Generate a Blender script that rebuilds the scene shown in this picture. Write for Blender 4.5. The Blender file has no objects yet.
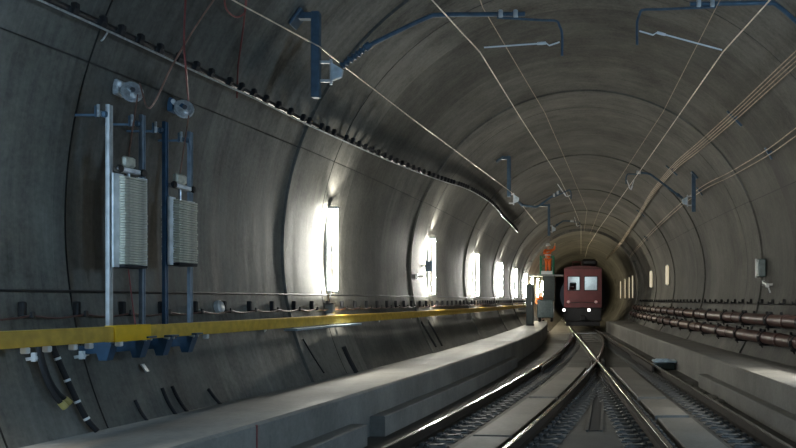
import bpy, math, random
from mathutils import Vector, Matrix
random.seed(4)
sc = bpy.context.scene
COL = sc.collection

# ------------------------------------------------------------------ survey
# metres, Y along the tunnel, z = 0 at the rail tops, eye 1.75 m above them
EYE = 1.75
F = 774.0
CX, CZ = 0.15, 2.55            # tunnel axis
PORTAL = 47.2                  # where the wide cavern meets the single bore
RN = 3.40                      # radius of the single bore
RING = 6.6                     # length of one concreting ring
SLAB = -0.19
BENCH = 0.48
LEDGE = 0.10
STEP = 0.035                   # each ring is cast a little tighter than the one before

def Rbase(Y): return 3.5 + 3.3 * math.exp(-max(Y, -6) / 12.0)
def Rwall(Y):
    t = ((Y - 5.3) / RING) % 1.0
    return Rbase(Y) + STEP * (t - 0.5)
def wx(Y, z, side, off=0.0):
    r = (Rwall(Y) if Y < PORTAL else RN) - off
    h = math.sqrt(max(r * r - (z - CZ) ** 2, 0.0))
    return CX + side * h
def ws(Y, z, side, off=0.0):
    r = (Rbase(Y) if Y < PORTAL else RN) - off
    return CX + side * math.sqrt(max(r * r - (z - CZ) ** 2, 0.0))
def at(px, py, Y): return Vector(((px - 580.0) * Y / F, Y, EYE + (300.0 - py) * Y / F))
def onwall(px, py, off=0.0, even=False):
    lo, hi = 2.0, PORTAL - 0.2
    for _ in range(50):
        m = (lo + hi) / 2
        p = at(px, py, m)
        if math.hypot(p.x - CX, p.z - CZ) > (Rbase(m) if even else Rwall(m)) - off: hi = m
        else: lo = m
    return at(px, py, lo)
def inward(p):
    v = Vector((CX - p.x, 0, CZ - p.z)); return v.normalized()

def r1(Y): return 1.07 - 0.042 * (Y - 9.3)
def r2(Y): return r1(Y) + 1.435
def div(Y): return -0.00226 * (48 - Y) ** 2 if Y < 48 else 0.0
def l1(Y): return r1(Y) + div(Y)
def l2(Y): return l1(Y) + 1.435
def bench_l(Y): return l1(Y) - (0.80 + 0.016 * (Y - 5))
def bench_r(Y): return r2(Y) + 0.68

# ------------------------------------------------------------------ materials
M = {}
def nodes(name):
    m = bpy.data.materials.new(name); m.use_nodes = True
    nt = m.node_tree; b = nt.nodes['Principled BSDF']
    return m, nt, b
def plain(name, col, rough=0.5, metal=0.0, var=0.25, scale=9.0, bump=0.0, spec=0.5):
    m, nt, b = nodes(name)
    tc = nt.nodes.new('ShaderNodeTexCoord'); nz = nt.nodes.new('ShaderNodeTexNoise')
    nz.inputs['Scale'].default_value = scale; nz.inputs['Detail'].default_value = 5
    nt.links.new(tc.outputs['Object'], nz.inputs['Vector'])
    cr = nt.nodes.new('ShaderNodeValToRGB')
    cr.color_ramp.elements[0].position = 0.3; cr.color_ramp.elements[1].position = 0.7
    cr.color_ramp.elements[0].color = tuple(c * (1 - var) for c in col) + (1,)
    cr.color_ramp.elements[1].color = tuple(min(1, c * (1 + var)) for c in col) + (1,)
    nt.links.new(nz.outputs['Fac'], cr.inputs['Fac'])
    nt.links.new(cr.outputs['Color'], b.inputs['Base Color'])
    b.inputs['Roughness'].default_value = rough; b.inputs['Metallic'].default_value = metal
    b.inputs['Specular IOR Level'].default_value = spec
    if bump:
        bp = nt.nodes.new('ShaderNodeBump'); bp.inputs['Strength'].default_value = bump
        bp.inputs['Distance'].default_value = 0.01
        nt.links.new(nz.outputs['Fac'], bp.inputs['Height']); nt.links.new(bp.outputs['Normal'], b.inputs['Normal'])
    M[name] = m; return m
def emit(name, col, strength):
    m, nt, b = nodes(name)
    b.inputs['Base Color'].default_value = (0.8, 0.8, 0.8, 1)
    b.inputs['Emission Color'].default_value = tuple(col) + (1,)
    b.inputs['Emission Strength'].default_value = strength
    M[name] = m; return m
def concrete(name, dark, light, rough=(0.42, 0.7), streak=(0.9, 5.0, 0.35), bump=0.25, stain=0.5, rings=False):
    """cast concrete: cloudy tone, run-down streaks across the ring, stains, fine pores"""
    m, nt, b = nodes(name); N = nt.nodes.new; L = nt.links.new
    tc = N('ShaderNodeTexCoord')
    def noise(scale, sc3, detail=6, rgh=0.55):
        mp = N('ShaderNodeMapping'); mp.inputs['Scale'].default_value = sc3
        n = N('ShaderNodeTexNoise'); n.inputs['Scale'].default_value = scale
        n.inputs['Detail'].default_value = detail; n.inputs['Roughness'].default_value = rgh
        L(tc.outputs['Object'], mp.inputs['Vector']); L(mp.outputs['Vector'], n.inputs['Vector']); return n
    cloud = noise(0.55, (1, 1, 1), 9, .68); st = noise(1.0, streak, 9, 0.72); fine = noise(18.0, (1, 1, 1), 6, .7)
    mx = N('ShaderNodeMix'); mx.data_type = 'FLOAT'; mx.inputs[0].default_value = stain
    L(cloud.outputs['Fac'], mx.inputs[2]); L(st.outputs['Fac'], mx.inputs[3])
    ma = N('ShaderNodeMath'); ma.operation = 'MULTIPLY_ADD'; ma.inputs[1].default_value = 0.22
    L(fine.outputs['Fac'], ma.inputs[0]); L(mx.outputs[0], ma.inputs[2])
    cr = N('ShaderNodeValToRGB')
    cr.color_ramp.elements[0].position = 0.46; cr.color_ramp.elements[1].position = 0.76
    cr.color_ramp.elements[0].color = tuple(dark) + (1,); cr.color_ramp.elements[1].color = tuple(light) + (1,)
    L(ma.outputs[0], cr.inputs['Fac'])
    if rings:                                   # every cast ring has its own tone
        sx = N('ShaderNodeSeparateXYZ'); L(tc.outputs['Object'], sx.inputs[0])
        m1 = N('ShaderNodeMath'); m1.operation = 'MULTIPLY_ADD'; m1.inputs[1].default_value = 3 / RING; m1.inputs[2].default_value = -3 * 5.3 / RING; L(sx.outputs['Y'], m1.inputs[0])
        m2 = N('ShaderNodeMath'); m2.operation = 'FLOOR'; L(m1.outputs[0], m2.inputs[0])
        wn = N('ShaderNodeTexWhiteNoise'); wn.noise_dimensions = '1D'; L(m2.outputs[0], wn.inputs['W'])
        m3 = N('ShaderNodeMapRange'); m3.inputs['To Min'].default_value = .78; m3.inputs['To Max'].default_value = 1.16; L(wn.outputs['Value'], m3.inputs['Value'])
        vm = N('ShaderNodeVectorMath'); vm.operation = 'SCALE'; L(cr.outputs['Color'], vm.inputs[0]); L(m3.outputs['Result'], vm.inputs['Scale']); L(vm.outputs['Vector'], b.inputs['Base Color'])
    else: L(cr.outputs['Color'], b.inputs['Base Color'])
    mr = N('ShaderNodeMapRange'); mr.inputs['From Min'].default_value = 0.35; mr.inputs['From Max'].default_value = 0.65
    mr.inputs['To Min'].default_value = rough[0]; mr.inputs['To Max'].default_value = rough[1]
    L(st.outputs['Fac'], mr.inputs['Value']); L(mr.outputs['Result'], b.inputs['Roughness']); b.inputs['Specular IOR Level'].default_value = .35
    bp = N('ShaderNodeBump'); bp.inputs['Strength'].default_value = bump; bp.inputs['Distance'].default_value = 0.02
    L(ma.outputs[0], bp.inputs['Height']); L(bp.outputs['Normal'], b.inputs['Normal'])
    M[name] = m; return m

concrete('lining', (0.034, 0.033, 0.028), (0.215, 0.208, 0.18), rough=(0.55, 0.85), stain=.5, bump=.45, rings=True)
concrete('bench_concrete', (0.15, 0.147, 0.135), (0.36, 0.345, 0.31), rough=(0.5, 0.8), streak=(1.5, 1.5, 0.5))
concrete('slab_concrete', (0.14, 0.132, 0.115), (0.30, 0.282, 0.25), rough=(0.5, 0.8), streak=(1, 1, 1))
concrete('floor_concrete', (0.06, 0.058, 0.052), (0.14, 0.135, 0.12), rough=(0.5, 0.85), streak=(1, 1, 1))
plain('joint', (0.05, 0.05, 0.048), 0.8, 0, .6, 2)
plain('rail_side', (0.035, 0.028, 0.022), 0.6, 0.3)
plain('rail_top', (0.55, 0.55, 0.54), 0.22, 1.0, 0.1)
plain('fastening', (0.13, 0.125, 0.115), 0.6, 0.1)
plain('bolt', (0.16, 0.16, 0.165), 0.4, 0.7)
plain('blue_steel', (0.055, 0.095, 0.135), 0.45, 0.15)
plain('deep_blue', (0.035, 0.095, 0.17), 0.45, 0.1)
plain('galvanised_blue', (0.17, 0.22, 0.27), 0.45)
plain('shoe_blue', (0.02, 0.06, 0.11), 0.45)
plain('galvanised', (0.50, 0.51, 0.50), 0.45, 0.1)
plain('bright_zinc', (0.62, 0.66, 0.68), 0.3, 0.7, 0.3, 30)
plain('insulator', (0.55, 0.62, 0.66), 0.25)
plain('weight_iron', (0.58, 0.56, 0.46), 0.55, 0.15, 0.3, 14)
plain('weight_edge', (0.85, 0.88, 0.86), 0.5)
plain('black_rubber', (0.010, 0.010, 0.011), 0.75)
plain('black_gloss', (0.014, 0.014, 0.015), 0.42)
plain('yellow_faded', (0.56, 0.36, 0.05), 0.55, 0, 0.2)
plain('yellow_fresh', (0.80, 0.48, 0.015), 0.45, 0, 0.08)
plain('white_plastic', (0.72, 0.74, 0.74), 0.4, 0, 0.08)
plain('red_cable', (0.20, 0.05, 0.045), 0.5)
plain('copper', (0.78, 0.70, 0.60), 0.4, 0.7)
plain('dull_copper', (0.46, 0.37, 0.27), 0.45, 0.6)
plain('rope', (0.22, 0.12, 0.09), 0.5, 0.3)
plain('pipe_brown', (0.085, 0.038, 0.03), 0.42, 0.0, 0.3, 3)
plain('train_red', (0.19, 0.04, 0.042), 0.4, 0, 0.15, 3)
plain('train_dark', (0.02, 0.018, 0.02), 0.5)
plain('train_trim', (0.10, 0.02, 0.02), 0.45)
plain('orange_cloth', (0.95, 0.18, 0.03), 0.7, 0, 0.1)
plain('navy_cloth', (0.03, 0.04, 0.07), 0.8)
plain('silver_tape', (0.8, 0.82, 0.8), 0.3)
plain('skin', (0.55, 0.34, 0.25), 0.6, 0, 0.06)
plain('green_paint', (0.03, 0.22, 0.13), 0.45)
plain('green_dark', (0.010, 0.024, 0.021), 0.5)
plain('grey_paint', (0.22, 0.24, 0.24), 0.5)
plain('blue_grey_board', (0.30, 0.38, 0.42), 0.4)
plain('box_teal', (0.10, 0.15, 0.155), 0.4)
plain('tarp_blue', (0.55, 0.70, 0.88), 0.35, 0, 0.3, 12)
plain('ochre_cap', (0.45, 0.38, 0.12), 0.5)
plain('boot', (0.015, 0.013, 0.012), 0.6)
plain('wheel_steel', (0.12, 0.11, 0.10), 0.4, 0.8)
emit('tube_white', (1.0, 0.98, 0.89), 205)
emit('tube_right', (1.0, 0.97, 0.88), 110)
emit('tube_dim', (1.0, 0.85, 0.55), .5)
emit('tube_faint', (1.0, 0.9, 0.68), .03)
M['tube_faint'].node_tree.nodes['Principled BSDF'].inputs['Base Color'].default_value = (.2, .2, .18, 1)
emit('tube_cool', (0.46, 0.71, 1.0), 440)
emit('tube_cool_low', (0.5, 0.74, 1.0), 90)
emit('tube_warm', (1.0, 0.86, 0.55), 300)
emit('headlight', (1.0, 0.95, 0.88), 14)
emit('tail_red', (1.0, 0.05, 0.03), 0.12)
emit('cab_light', (0.8, 0.95, 1.0), 6)
def glass():
    m, nt, b = nodes('cab_glass')
    b.inputs['Base Color'].default_value = (0.85, 0.95, 0.97, 1)
    b.inputs['Transmission Weight'].default_value = 1.0; b.inputs['Roughness'].default_value = 0.02
    b.inputs['IOR'].default_value = 1.1
    M['glass'] = m
glass()

# ------------------------------------------------------------------ mesh helpers
class MB:
    def __init__(s): s.v = []; s.f = []; s.mi = []; s.sm = []
    def add(s, vs, fs, mi=0, smooth=False):
        o = len(s.v); s.v += [Vector(v) for v in vs]
        for f in fs: s.f.append([o + i for i in f]); s.mi.append(mi); s.sm.append(smooth)
    def box(s, c, size, mat=None, mi=0, bev=0.0):
        """box with optional chamfered vertical and horizontal edges; mat = 3x3 rotation"""
        c = Vector(c); hx, hy, hz = [a / 2 for a in size]
        b = min(bev, hx * .9, hy * .9, hz * .9)
        mat = mat or Matrix.Identity(3)
        if b <= 0:
            vs = [(x, y, z) for z in (-hz, hz) for y in (-hy, hy) for x in (-hx, hx)]
            fs = [(0, 2, 3, 1), (4, 5, 7, 6), (0, 1, 5, 4), (2, 6, 7, 3), (0, 4, 6, 2), (1, 3, 7, 5)]
        else:
            def ring(dx, dy, z, k):
                x, y = hx - dx, hy - dy
                return [(x - k, -y, z), (x, -y + k, z), (x, y - k, z), (x - k, y, z), (-x + k, y, z), (-x, y - k, z), (-x, -y + k, z), (-x + k, -y, z)]
            rs = [ring(b, b, -hz, b * .5), ring(0, 0, -hz + b, b), ring(0, 0, hz - b, b), ring(b, b, hz, b * .5)]
            vs = [v for r in rs for v in r]; fs = []
            for i in range(3):
                for j in range(8):
                    k = (j + 1) % 8; fs.append((i * 8 + j, i * 8 + k, i * 8 + 8 + k, i * 8 + 8 + j))
            fs.append(tuple(range(7, -1, -1))); fs.append(tuple(range(24, 32)))
        s.add([c + mat @ Vector(v) for v in vs], fs, mi); return s
    def bar(s, a, b, w, h=None, mi=0, up=(0, 0, 1), bev=0.0):
        a, b = Vector(a), Vector(b); d = b - a; l = d.length; y = d.normalized(); up = Vector(up)
        if abs(y.dot(up)) > .98: up = Vector((1, 0, 0))
        x = y.cross(up).normalized(); z = x.cross(y)
        s.box((a + b) / 2, (w, l, h or w), Matrix((x, y, z)).transposed(), mi, bev); return s
    def tube(s, pts, r, n=8, mi=0, cap=True):
        pts = [Vector(p) for p in pts]; k = len(pts)
        rr = r if isinstance(r, (list, tuple)) else [r] * k
        up = None; rings = []
        for i, p in enumerate(pts):
            t = (pts[min(i + 1, k - 1)] - pts[max(i - 1, 0)])
            t = t.normalized() if t.length > 1e-9 else Vector((0, 1, 0))
            if up is None:
                up = Vector((0, 0, 1)) if abs(t.z) < .9 else Vector((1, 0, 0))
            x = t.cross(up).normalized(); up = x.cross(t).normalized()
            rings.append([p + rr[i] * (math.cos(2 * math.pi * j / n) * x + math.sin(2 * math.pi * j / n) * up) for j in range(n)])
        vs = [v for q in rings for v in q]; fs = []
        for i in range(k - 1):
            for j in range(n):
                q = (j + 1) % n; fs.append((i * n + j, i * n + q, i * n + n + q, i * n + n + j))
        s.add(vs, fs, mi, True)
        if cap:
            s.add(rings[0], [tuple(range(n - 1, -1, -1))], mi); s.add(rings[-1], [tuple(range(n))], mi)
        return s
    def cyl(s, a, b, r, n=14, mi=0): return s.tube([a, b], r, n, mi)
    def lathe(s, a, axis, prof, n=16, mi=0):
        a = Vector(a); axis = Vector(axis).normalized()
        pts = [a + axis * h for h, _ in prof]
        return s.tube_axis(pts, [max(r, 1e-4) for _, r in prof], axis, n, mi)
    def tube_axis(s, pts, rr, t, n, mi):
        up = Vector((0, 0, 1)) if abs(t.z) < .9 else Vector((1, 0, 0))
        x = t.cross(up).normalized(); up = x.cross(t).normalized(); k = len(pts)
        vs = [p + rr[i] * (math.cos(2 * math.pi * j / n) * x + math.sin(2 * math.pi * j / n) * up) for i, p in enumerate(pts) for j in range(n)]
        fs = [(i * n + j, i * n + (j + 1) % n, i * n + n + (j + 1) % n, i * n + n + j) for i in range(k - 1) for j in range(n)]
        s.add(vs, fs, mi, True)
        s.add(vs[:n], [tuple(range(n - 1, -1, -1))], mi); s.add(vs[-n:], [tuple(range(n))], mi); return s
    def ball(s, c, r, n=12, mi=0, sq=(1, 1, 1)):
        c = Vector(c); vs = []; fs = []; m = max(6, n // 2 + 2)
        for i in range(m + 1):
            a = math.pi * i / m
            for j in range(n):
                b = 2 * math.pi * j / n
                vs.append(c + Vector((r * sq[0] * math.sin(a) * math.cos(b), r * sq[1] * math.sin(a) * math.sin(b), r * sq[2] * math.cos(a))))
        for i in range(m):
            for j in range(n):
                q = (j + 1) % n; fs.append((i * n + j, i * n + n + j, i * n + n + q, i * n + q))
        s.add(vs, fs, mi, True); return s
    def sweep(s, prof, pts, mi=0, mis=None, cap=True):
        """closed (x, z) profile swept along points with near-Y direction"""
        k = len(pts); n = len(prof); vs = []
        for i, p in enumerate(pts):
            p = Vector(p); t = Vector(pts[min(i + 1, k - 1)]) - Vector(pts[max(i - 1, 0)]); t.z = 0; t.normalize()
            x = Vector((t.y, -t.x, 0))
            vs += [p + x * a + Vector((0, 0, c)) for a, c in prof]
        o = len(s.v); s.v += vs
        for i in range(k - 1):
            for j in range(n):
                q = (j + 1) % n; s.f.append([o + i * n + j, o + i * n + n + j, o + i * n + n + q, o + i * n + q])
                s.mi.append(mis[j] if mis else mi); s.sm.append(False)
        if cap:
            s.f.append([o + j for j in range(n)]); s.mi.append(mi); s.sm.append(False)
            s.f.append([o + (k - 1) * n + j for j in range(n - 1, -1, -1)]); s.mi.append(mi); s.sm.append(False)
        return s
    def build(s, name, mats, parent=None, loc=None, sharp=35):
        base = parent_loc(parent) if parent is not None else Vector((0, 0, 0))
        if loc is None:
            lo = Vector((min(v.x for v in s.v), min(v.y for v in s.v), min(v.z for v in s.v)))
            hi = Vector((max(v.x for v in s.v), max(v.y for v in s.v), max(v.z for v in s.v)))
            loc = (lo + hi) / 2; loc.z = lo.z
        loc = Vector(loc)
        me = bpy.data.meshes.new(name); me.from_pydata([v - loc for v in s.v], [], s.f)
        for m in (mats if isinstance(mats, (list, tuple)) else [mats]): me.materials.append(M[m])
        me.polygons.foreach_set('material_index', s.mi); me.polygons.foreach_set('use_smooth', s.sm)
        import bmesh
        b = bmesh.new(); b.from_mesh(me); bmesh.ops.remove_doubles(b, verts=b.verts, dist=1e-5)
        bmesh.ops.recalc_face_normals(b, faces=b.faces); b.to_mesh(me); b.free()
        me.set_sharp_from_angle(angle=math.radians(sharp)); me.update()
        o = bpy.data.objects.new(name, me); COL.objects.link(o)
        o.location = loc - base
        if parent is not None: o.parent = parent
        ABS[o.name] = loc.copy()
        return o
ABS = {}
def parent_loc(o): return ABS[o.name]
def tag(o, label=None, cat=None, group=None, kind=None):
    if label: o['label'] = label
    if cat: o['category'] = cat
    if group: o['group'] = group
    if kind: o['kind'] = kind
    return o
def empty(name, loc, label, cat, group=None):
    o = bpy.data.objects.new(name, None); COL.objects.link(o); o.location = loc; o.empty_display_size = .1
    ABS[o.name] = Vector(loc); return tag(o, label, cat, group)
def struct(o, label, cat): return tag(o, label, cat, None, 'structure')
def copy_part(o, parent, absloc, rotz=0.0):
    c = o.copy(); COL.objects.link(c); c.parent = parent
    c.location = Vector(absloc) - parent_loc(parent); c.rotation_euler.z = rotz
    ABS[c.name] = Vector(absloc); return c
def frange(a, b, st):
    out = []; y = a
    while y < b - 1e-6: out.append(y); y += st
    out.append(b); return out
def smooth_path(pts, n=6):
    pts = [Vector(p) for p in pts]; out = []
    P = [pts[0] * 2 - pts[1]] + pts + [pts[-1] * 2 - pts[-2]]
    for i in range(1, len(P) - 2):
        for k in range(n):
            t = k / n; a, b, c, d = P[i - 1], P[i], P[i + 1], P[i + 2]
            out.append(.5 * ((2 * b) + (c - a) * t + (2 * a - 5 * b + 4 * c - d) * t * t + (3 * b - a - 3 * c + d) * t ** 3))
    out.append(pts[-1]); return out

# ------------------------------------------------------------------ tunnel lining
ring_rows = [(-11.0, 0, 0)]
ys = set()
joints = [5.3 + RING * k for k in range(-2, 7)]
seconds = [j + 1.25 for j in joints] + [7.65]
rows = []                                    # (Y, extra radius, joint flag of the strip that starts here)
for y in frange(-11, PORTAL, .55):
    if all(abs(y - j) > .12 for j in joints + seconds): rows.append((y, Rwall(y), 0))
for j in joints:
    if -11 < j < PORTAL:
        a, b = Rbase(j) + STEP / 2, Rbase(j) - STEP / 2
        rows += [(j - .02, a, 1), (j - .0199, a + .03, 1), (j - .0001, a + .03, 0), (j, b, 0)]
for j in seconds:
    if -11 < j < PORTAL:
        a = Rwall(j)
        rows += [(j - .012, a, 1), (j - .0119, a + .02, 1), (j + .0119, a + .02, 1), (j + .012, a, 0)]
rows.sort(key=lambda r: r[0])
ZSPLIT = 4.1
def lining(name, lo, hi, n, label, cat):
    """lo, hi : functions of (Y, R) giving the angles"""
    m = MB(); vs = []; fs = []; k = len(rows)
    for (y, r, fl) in rows:
        a, b = lo(y, r), hi(y, r)
        for i in range(n + 1):
            t = a + (b - a) * i / n
            vs.append((CX + r * math.cos(t), y, CZ + r * math.sin(t)))
    o = 0
    m.v = [Vector(v) for v in vs]
    for q in range(k - 1):
        for i in range(n):
            m.f.append([q * (n + 1) + i, q * (n + 1) + i + 1, (q + 1) * (n + 1) + i + 1, (q + 1) * (n + 1) + i])
            m.mi.append(1 if rows[q][2] else 0); m.sm.append(True)
    ob = m.build(name, ['lining', 'joint'], loc=(0, 0, 0), sharp=25)
    return struct(ob, label, cat)
asn = lambda z, r: math.asin(max(-1, min(1, (z - CZ) / r)))
lining('wall_right', lambda y, r: asn(SLAB - .05, r), lambda y, r: asn(ZSPLIT - .006, r), 26, 'curved grey concrete wall on the pipe side of the tunnel', 'wall')
lining('ceiling', lambda y, r: asn(ZSPLIT + .006, r), lambda y, r: math.pi - asn(ZSPLIT + .006, r), 44, 'vaulted grey concrete roof of the tunnel with ring joints', 'ceiling')
lining('wall_left', lambda y, r: math.pi - asn(ZSPLIT - .006, r), lambda y, r: math.pi - asn(SLAB - .05, r), 26, 'curved grey concrete wall on the lamp side of the tunnel', 'wall')
for side, nm in ((-1, 'trim_1'), (1, 'trim_2')):           # sealed longitudinal joint behind the lining
    m = MB(); m.v = []
    for y in frange(-11, PORTAL, .6):
        for z in (ZSPLIT - .04, ZSPLIT + .04): m.v.append(Vector((wx(y, z, side, -.045), y, z)))
    for i in range(len(m.v) // 2 - 1): m.f.append([2 * i, 2 * i + 1, 2 * i + 3, 2 * i + 2]); m.mi.append(0); m.sm.append(True)
    struct(m.build(nm, 'joint', loc=(0, 0, 0)), 'dark long joint between %s wall and roof' % ('lamp side' if side < 0 else 'pipe side'), 'joint')
# portal face + single bore beyond
m = MB(); n = 72; vs = []; RO = Rwall(PORTAL - .01) + .12
for i in range(n):
    t = 2 * math.pi * i / n
    for r, y in ((RO, PORTAL - .02), (RN, PORTAL - .02), (RN, PORTAL + .02)):
        vs.append((CX + r * math.cos(t), y, CZ + r * math.sin(t)))
fs = []
for i in range(n):
    j = (i + 1) % n
    fs += [(3 * i, 3 * i + 1, 3 * j + 1, 3 * j), (3 * i + 1, 3 * i + 2, 3 * j + 2, 3 * j + 1)]
m.add(vs, fs); struct(m.build('wall_back', 'lining', loc=(0, 0, 0)), 'narrow concrete ring face where the bore gets smaller', 'wall')
m = MB(); yy = []
for k in range(12):
    y0 = PORTAL + .02 + k * RING
    yy += [(y0, RN, 0), (y0 + 2, RN, 0), (y0 + 4.3, RN, 0), (y0 + RING - .12, RN, 1), (y0 + RING - .119, RN + .07, 1), (y0 + RING - .02, RN + .07, 1), (y0 + RING - .019, RN, 0)]
a0 = math.asin((SLAB - .05 - CZ) / RN); a1 = math.pi - a0; n = 56
for (y, r, fl) in yy:
    for i in range(n + 1):
        t = a0 + (a1 - a0) * i / n; m.v.append(Vector((CX + r * math.cos(t), y, CZ + r * math.sin(t))))
for q in range(len(yy) - 1):
    for i in range(n):
        m.f.append([q * (n + 1) + i, q * (n + 1) + i + 1, (q + 1) * (n + 1) + i + 1, (q + 1) * (n + 1) + i]); m.mi.append(1 if yy[q][2] else 0); m.sm.append(True)
struct(m.build('wall_far', ['lining', 'joint'], loc=(0, 0, 0), sharp=25), 'ribbed concrete lining of the single bore behind the red rail vehicle', 'wall')

# floor
m = MB(); m.box((0.1, 57, SLAB - .15), (12.6, 140, .3))
struct(m.build('floor', 'floor_concrete', loc=(0, 0, 0)), 'dark concrete tunnel floor under the tracks', 'floor')

# walkway benches (stuck to the curved wall, a lower ledge on the track side)
def bench(name, side, y0, y1, label):
    m = MB(); ysb = frange(y0, y1, .8); pr = []
    for y in ysb:
        xo = bench_l(y) if side < 0 else bench_r(y)
        xi_t = wx(y, BENCH, side, -.08); xi_b = wx(y, SLAB, side, -.08)
        q = [(xo, SLAB), (xo, BENCH - .03), (xo + side * .03, BENCH), (xi_t, BENCH), (xi_b, SLAB)]
        m.v += [Vector((x, y, z)) for x, z in q]
    for i in range(len(ysb) - 1):
        for j in range(5):
            k = (j + 1) % 5; m.f.append([i * 5 + j, i * 5 + k, i * 5 + 5 + k, i * 5 + 5 + j]); m.mi.append(0); m.sm.append(False)
    for e in (0, len(ysb) - 1): m.f.append([e * 5 + j for j in range(5)]); m.mi.append(0); m.sm.append(False)
    return struct(m.build(name, 'bench_concrete', loc=(0, 0, 0)), label, 'walkway')
bench('floor_walkway', -1, -6, PORTAL - .03, 'raised concrete walkway below the yellow rail')
bench('floor_walkway_right', 1, -6, PORTAL - .03, 'raised concrete walkway below the brown pipes')

def kerb(side, y0, y1, label, w=.22):
    m = MB(); pts = []
    for y in frange(y0, y1, .6):
        xo = bench_l(y) if side < 0 else bench_r(y)
        pts.append((xo - side * (w / 2 + .004), y, 0))
    m.sweep([(-w / 2, SLAB), (w / 2, SLAB), (w / 2, LEDGE - .015), (w / 2 - .015, LEDGE), (-w / 2 + .015, LEDGE), (-w / 2, LEDGE - .015)], pts)
    return tag(m.build('kerb_block', 'bench_concrete'), label, 'kerb')
kerb(-1, 4.0, 10.3, 'low concrete kerb block at foot of left walkway, nearest one before the gap', .24)
kerb(-1, 11.0, 22.5, 'long low concrete kerb block at foot of left walkway, beyond the gap')
kerb(1, 6.0, 17.3, 'low concrete kerb block at foot of right walkway beside the rail', .20)

# track slab panels
def panel(cf, y0, y1, label, grp, w=.56):
    m = MB(); pts = [(cf(y), y, 0) for y in frange(y0, y1, .5)]
    m.sweep([(-w / 2, SLAB), (w / 2, SLAB), (w / 2, -.135), (w / 2 - .015, -.12), (-w / 2 + .015, -.12), (-w / 2, -.135)], pts)
    return struct(m.build('track_slab', 'slab_concrete'), label, 'slab')
cl = lambda y: l1(y) + .92
cr_ = lambda y: r1(y) + .56
for a, b in ((6.0, 10.6), (10.72, 14.75), (15.0, 21.5)): panel(cl, a, b, 'concrete slab panel between the rails of the curving track', None)
for a, b in ((6.0, 12.3), (12.55, 14.65), (14.95, 21.5)): panel(cr_, a, b, 'concrete slab panel between the rails of the straight track', None)
# middle strip between both tracks with its drain
mid = lambda y: (l2(y) + r1(y)) / 2
m = MB()
for s_ in (-1, 1):
    pts = [(mid(y) + s_ * .105 + .02, y, 0) for y in frange(11.4, 16.8, .5)]
    m.sweep([(-.015, SLAB), (.02, SLAB), (.02, -.165), (-.02, -.165)], pts)
fr = m
t = empty('drain_channel', (mid(12) + .02, 12, SLAB), 'narrow dark drain slot between the two diverging tracks', 'drain')
fr.build('channel_edge', 'floor_concrete', t)
m = MB(); m.sweep([(-.085, SLAB), (.085, SLAB), (.085, -.18), (-.085, -.18)], [(mid(y) + .02, y, 0) for y in frange(11.45, 16.75, .5)])
m.build('channel_bed', 'black_rubber', t)

# ------------------------------------------------------------------ rails
def rail_prof():
    return [(-.07, -.172), (.07, -.172), (.07, -.158), (.012, -.14), (.012, -.045), (.036, -.034), (.036, -.006), (.028, 0.0), (-.028, 0.0), (-.036, -.006), (-.036, -.034), (-.012, -.045), (-.012, -.14), (-.07, -.158)]
RP = rail_prof(); RMI = [0] * 14; RMI[6] = 1; RMI[7] = 1; RMI[8] = 1
fm = MB(); fm.box((.15, 0, -.181), (.62, .17, .018), bev=.004); fm.box((.27, 0, -.167), (.34, .10, .026), bev=.008); fm.box((.37, 0, -.152), (.08, .12, .02), bev=.006)
for s_ in (-1, 1):
    fm.box((s_ * .115, 0, -.155), (.07, .13, .05), bev=.012)
    fm.box((s_ * .19, 0, -.16), (.05, .16, .03), bev=.008)
    fm.cyl((s_ * .16, 0, -.172), (s_ * .16, 0, -.125), .018, 6)
FAST = None
def rail(f, y0, y1, label, grp='running rails of the turnout', fast=True, flip=0.0):
    global FAST
    m = MB(); m.sweep(RP, [(f(y), y, 0) for y in frange(y0, y1, .5)], mis=RMI)
    o = tag(m.build('rail', ['rail_side', 'rail_top']), label, 'rail', grp)
    if fast:
        y = y0 + .3
        while y < min(y1, 46):
            dx = (f(y + .1) - f(y - .1)) / .2
            if FAST is None:
                me_o = fm.build('rail_fastener', 'fastening', o, loc=(0, 0, 0)); FAST = me_o
                me_o.location = Vector((f(y), y, 0)) - ABS[o.name]; me_o.rotation_euler.z = flip - math.atan(dx)
            else: copy_part(FAST, o, (f(y), y, 0), flip - math.atan(dx))
            y += .37 if y < 26 else .6
    return o
rail(l1, 5.5, 43.0, 'shiny rail curving along the kerb of the left walkway, outer rail of the curving track')
rail(l2, 5.5, 22.0, 'inner rail of the curving track from the bottom edge up to the crossing')
rail(l2, 23.62, 43.0, 'short curved rail running from beyond the crossing to the switch', fast=False)
rail(r1, 5.5, 22.0, 'straight rail from bottom edge up to the crossing, second from the right walkway', flip=math.pi)
rail(r1, 23.62, 112, 'left straight rail from beyond the crossing to under the red rail vehicle', fast=False)
rail(r2, 5.5, 112, 'straight rail nearest the right walkway', flip=math.pi)
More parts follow.
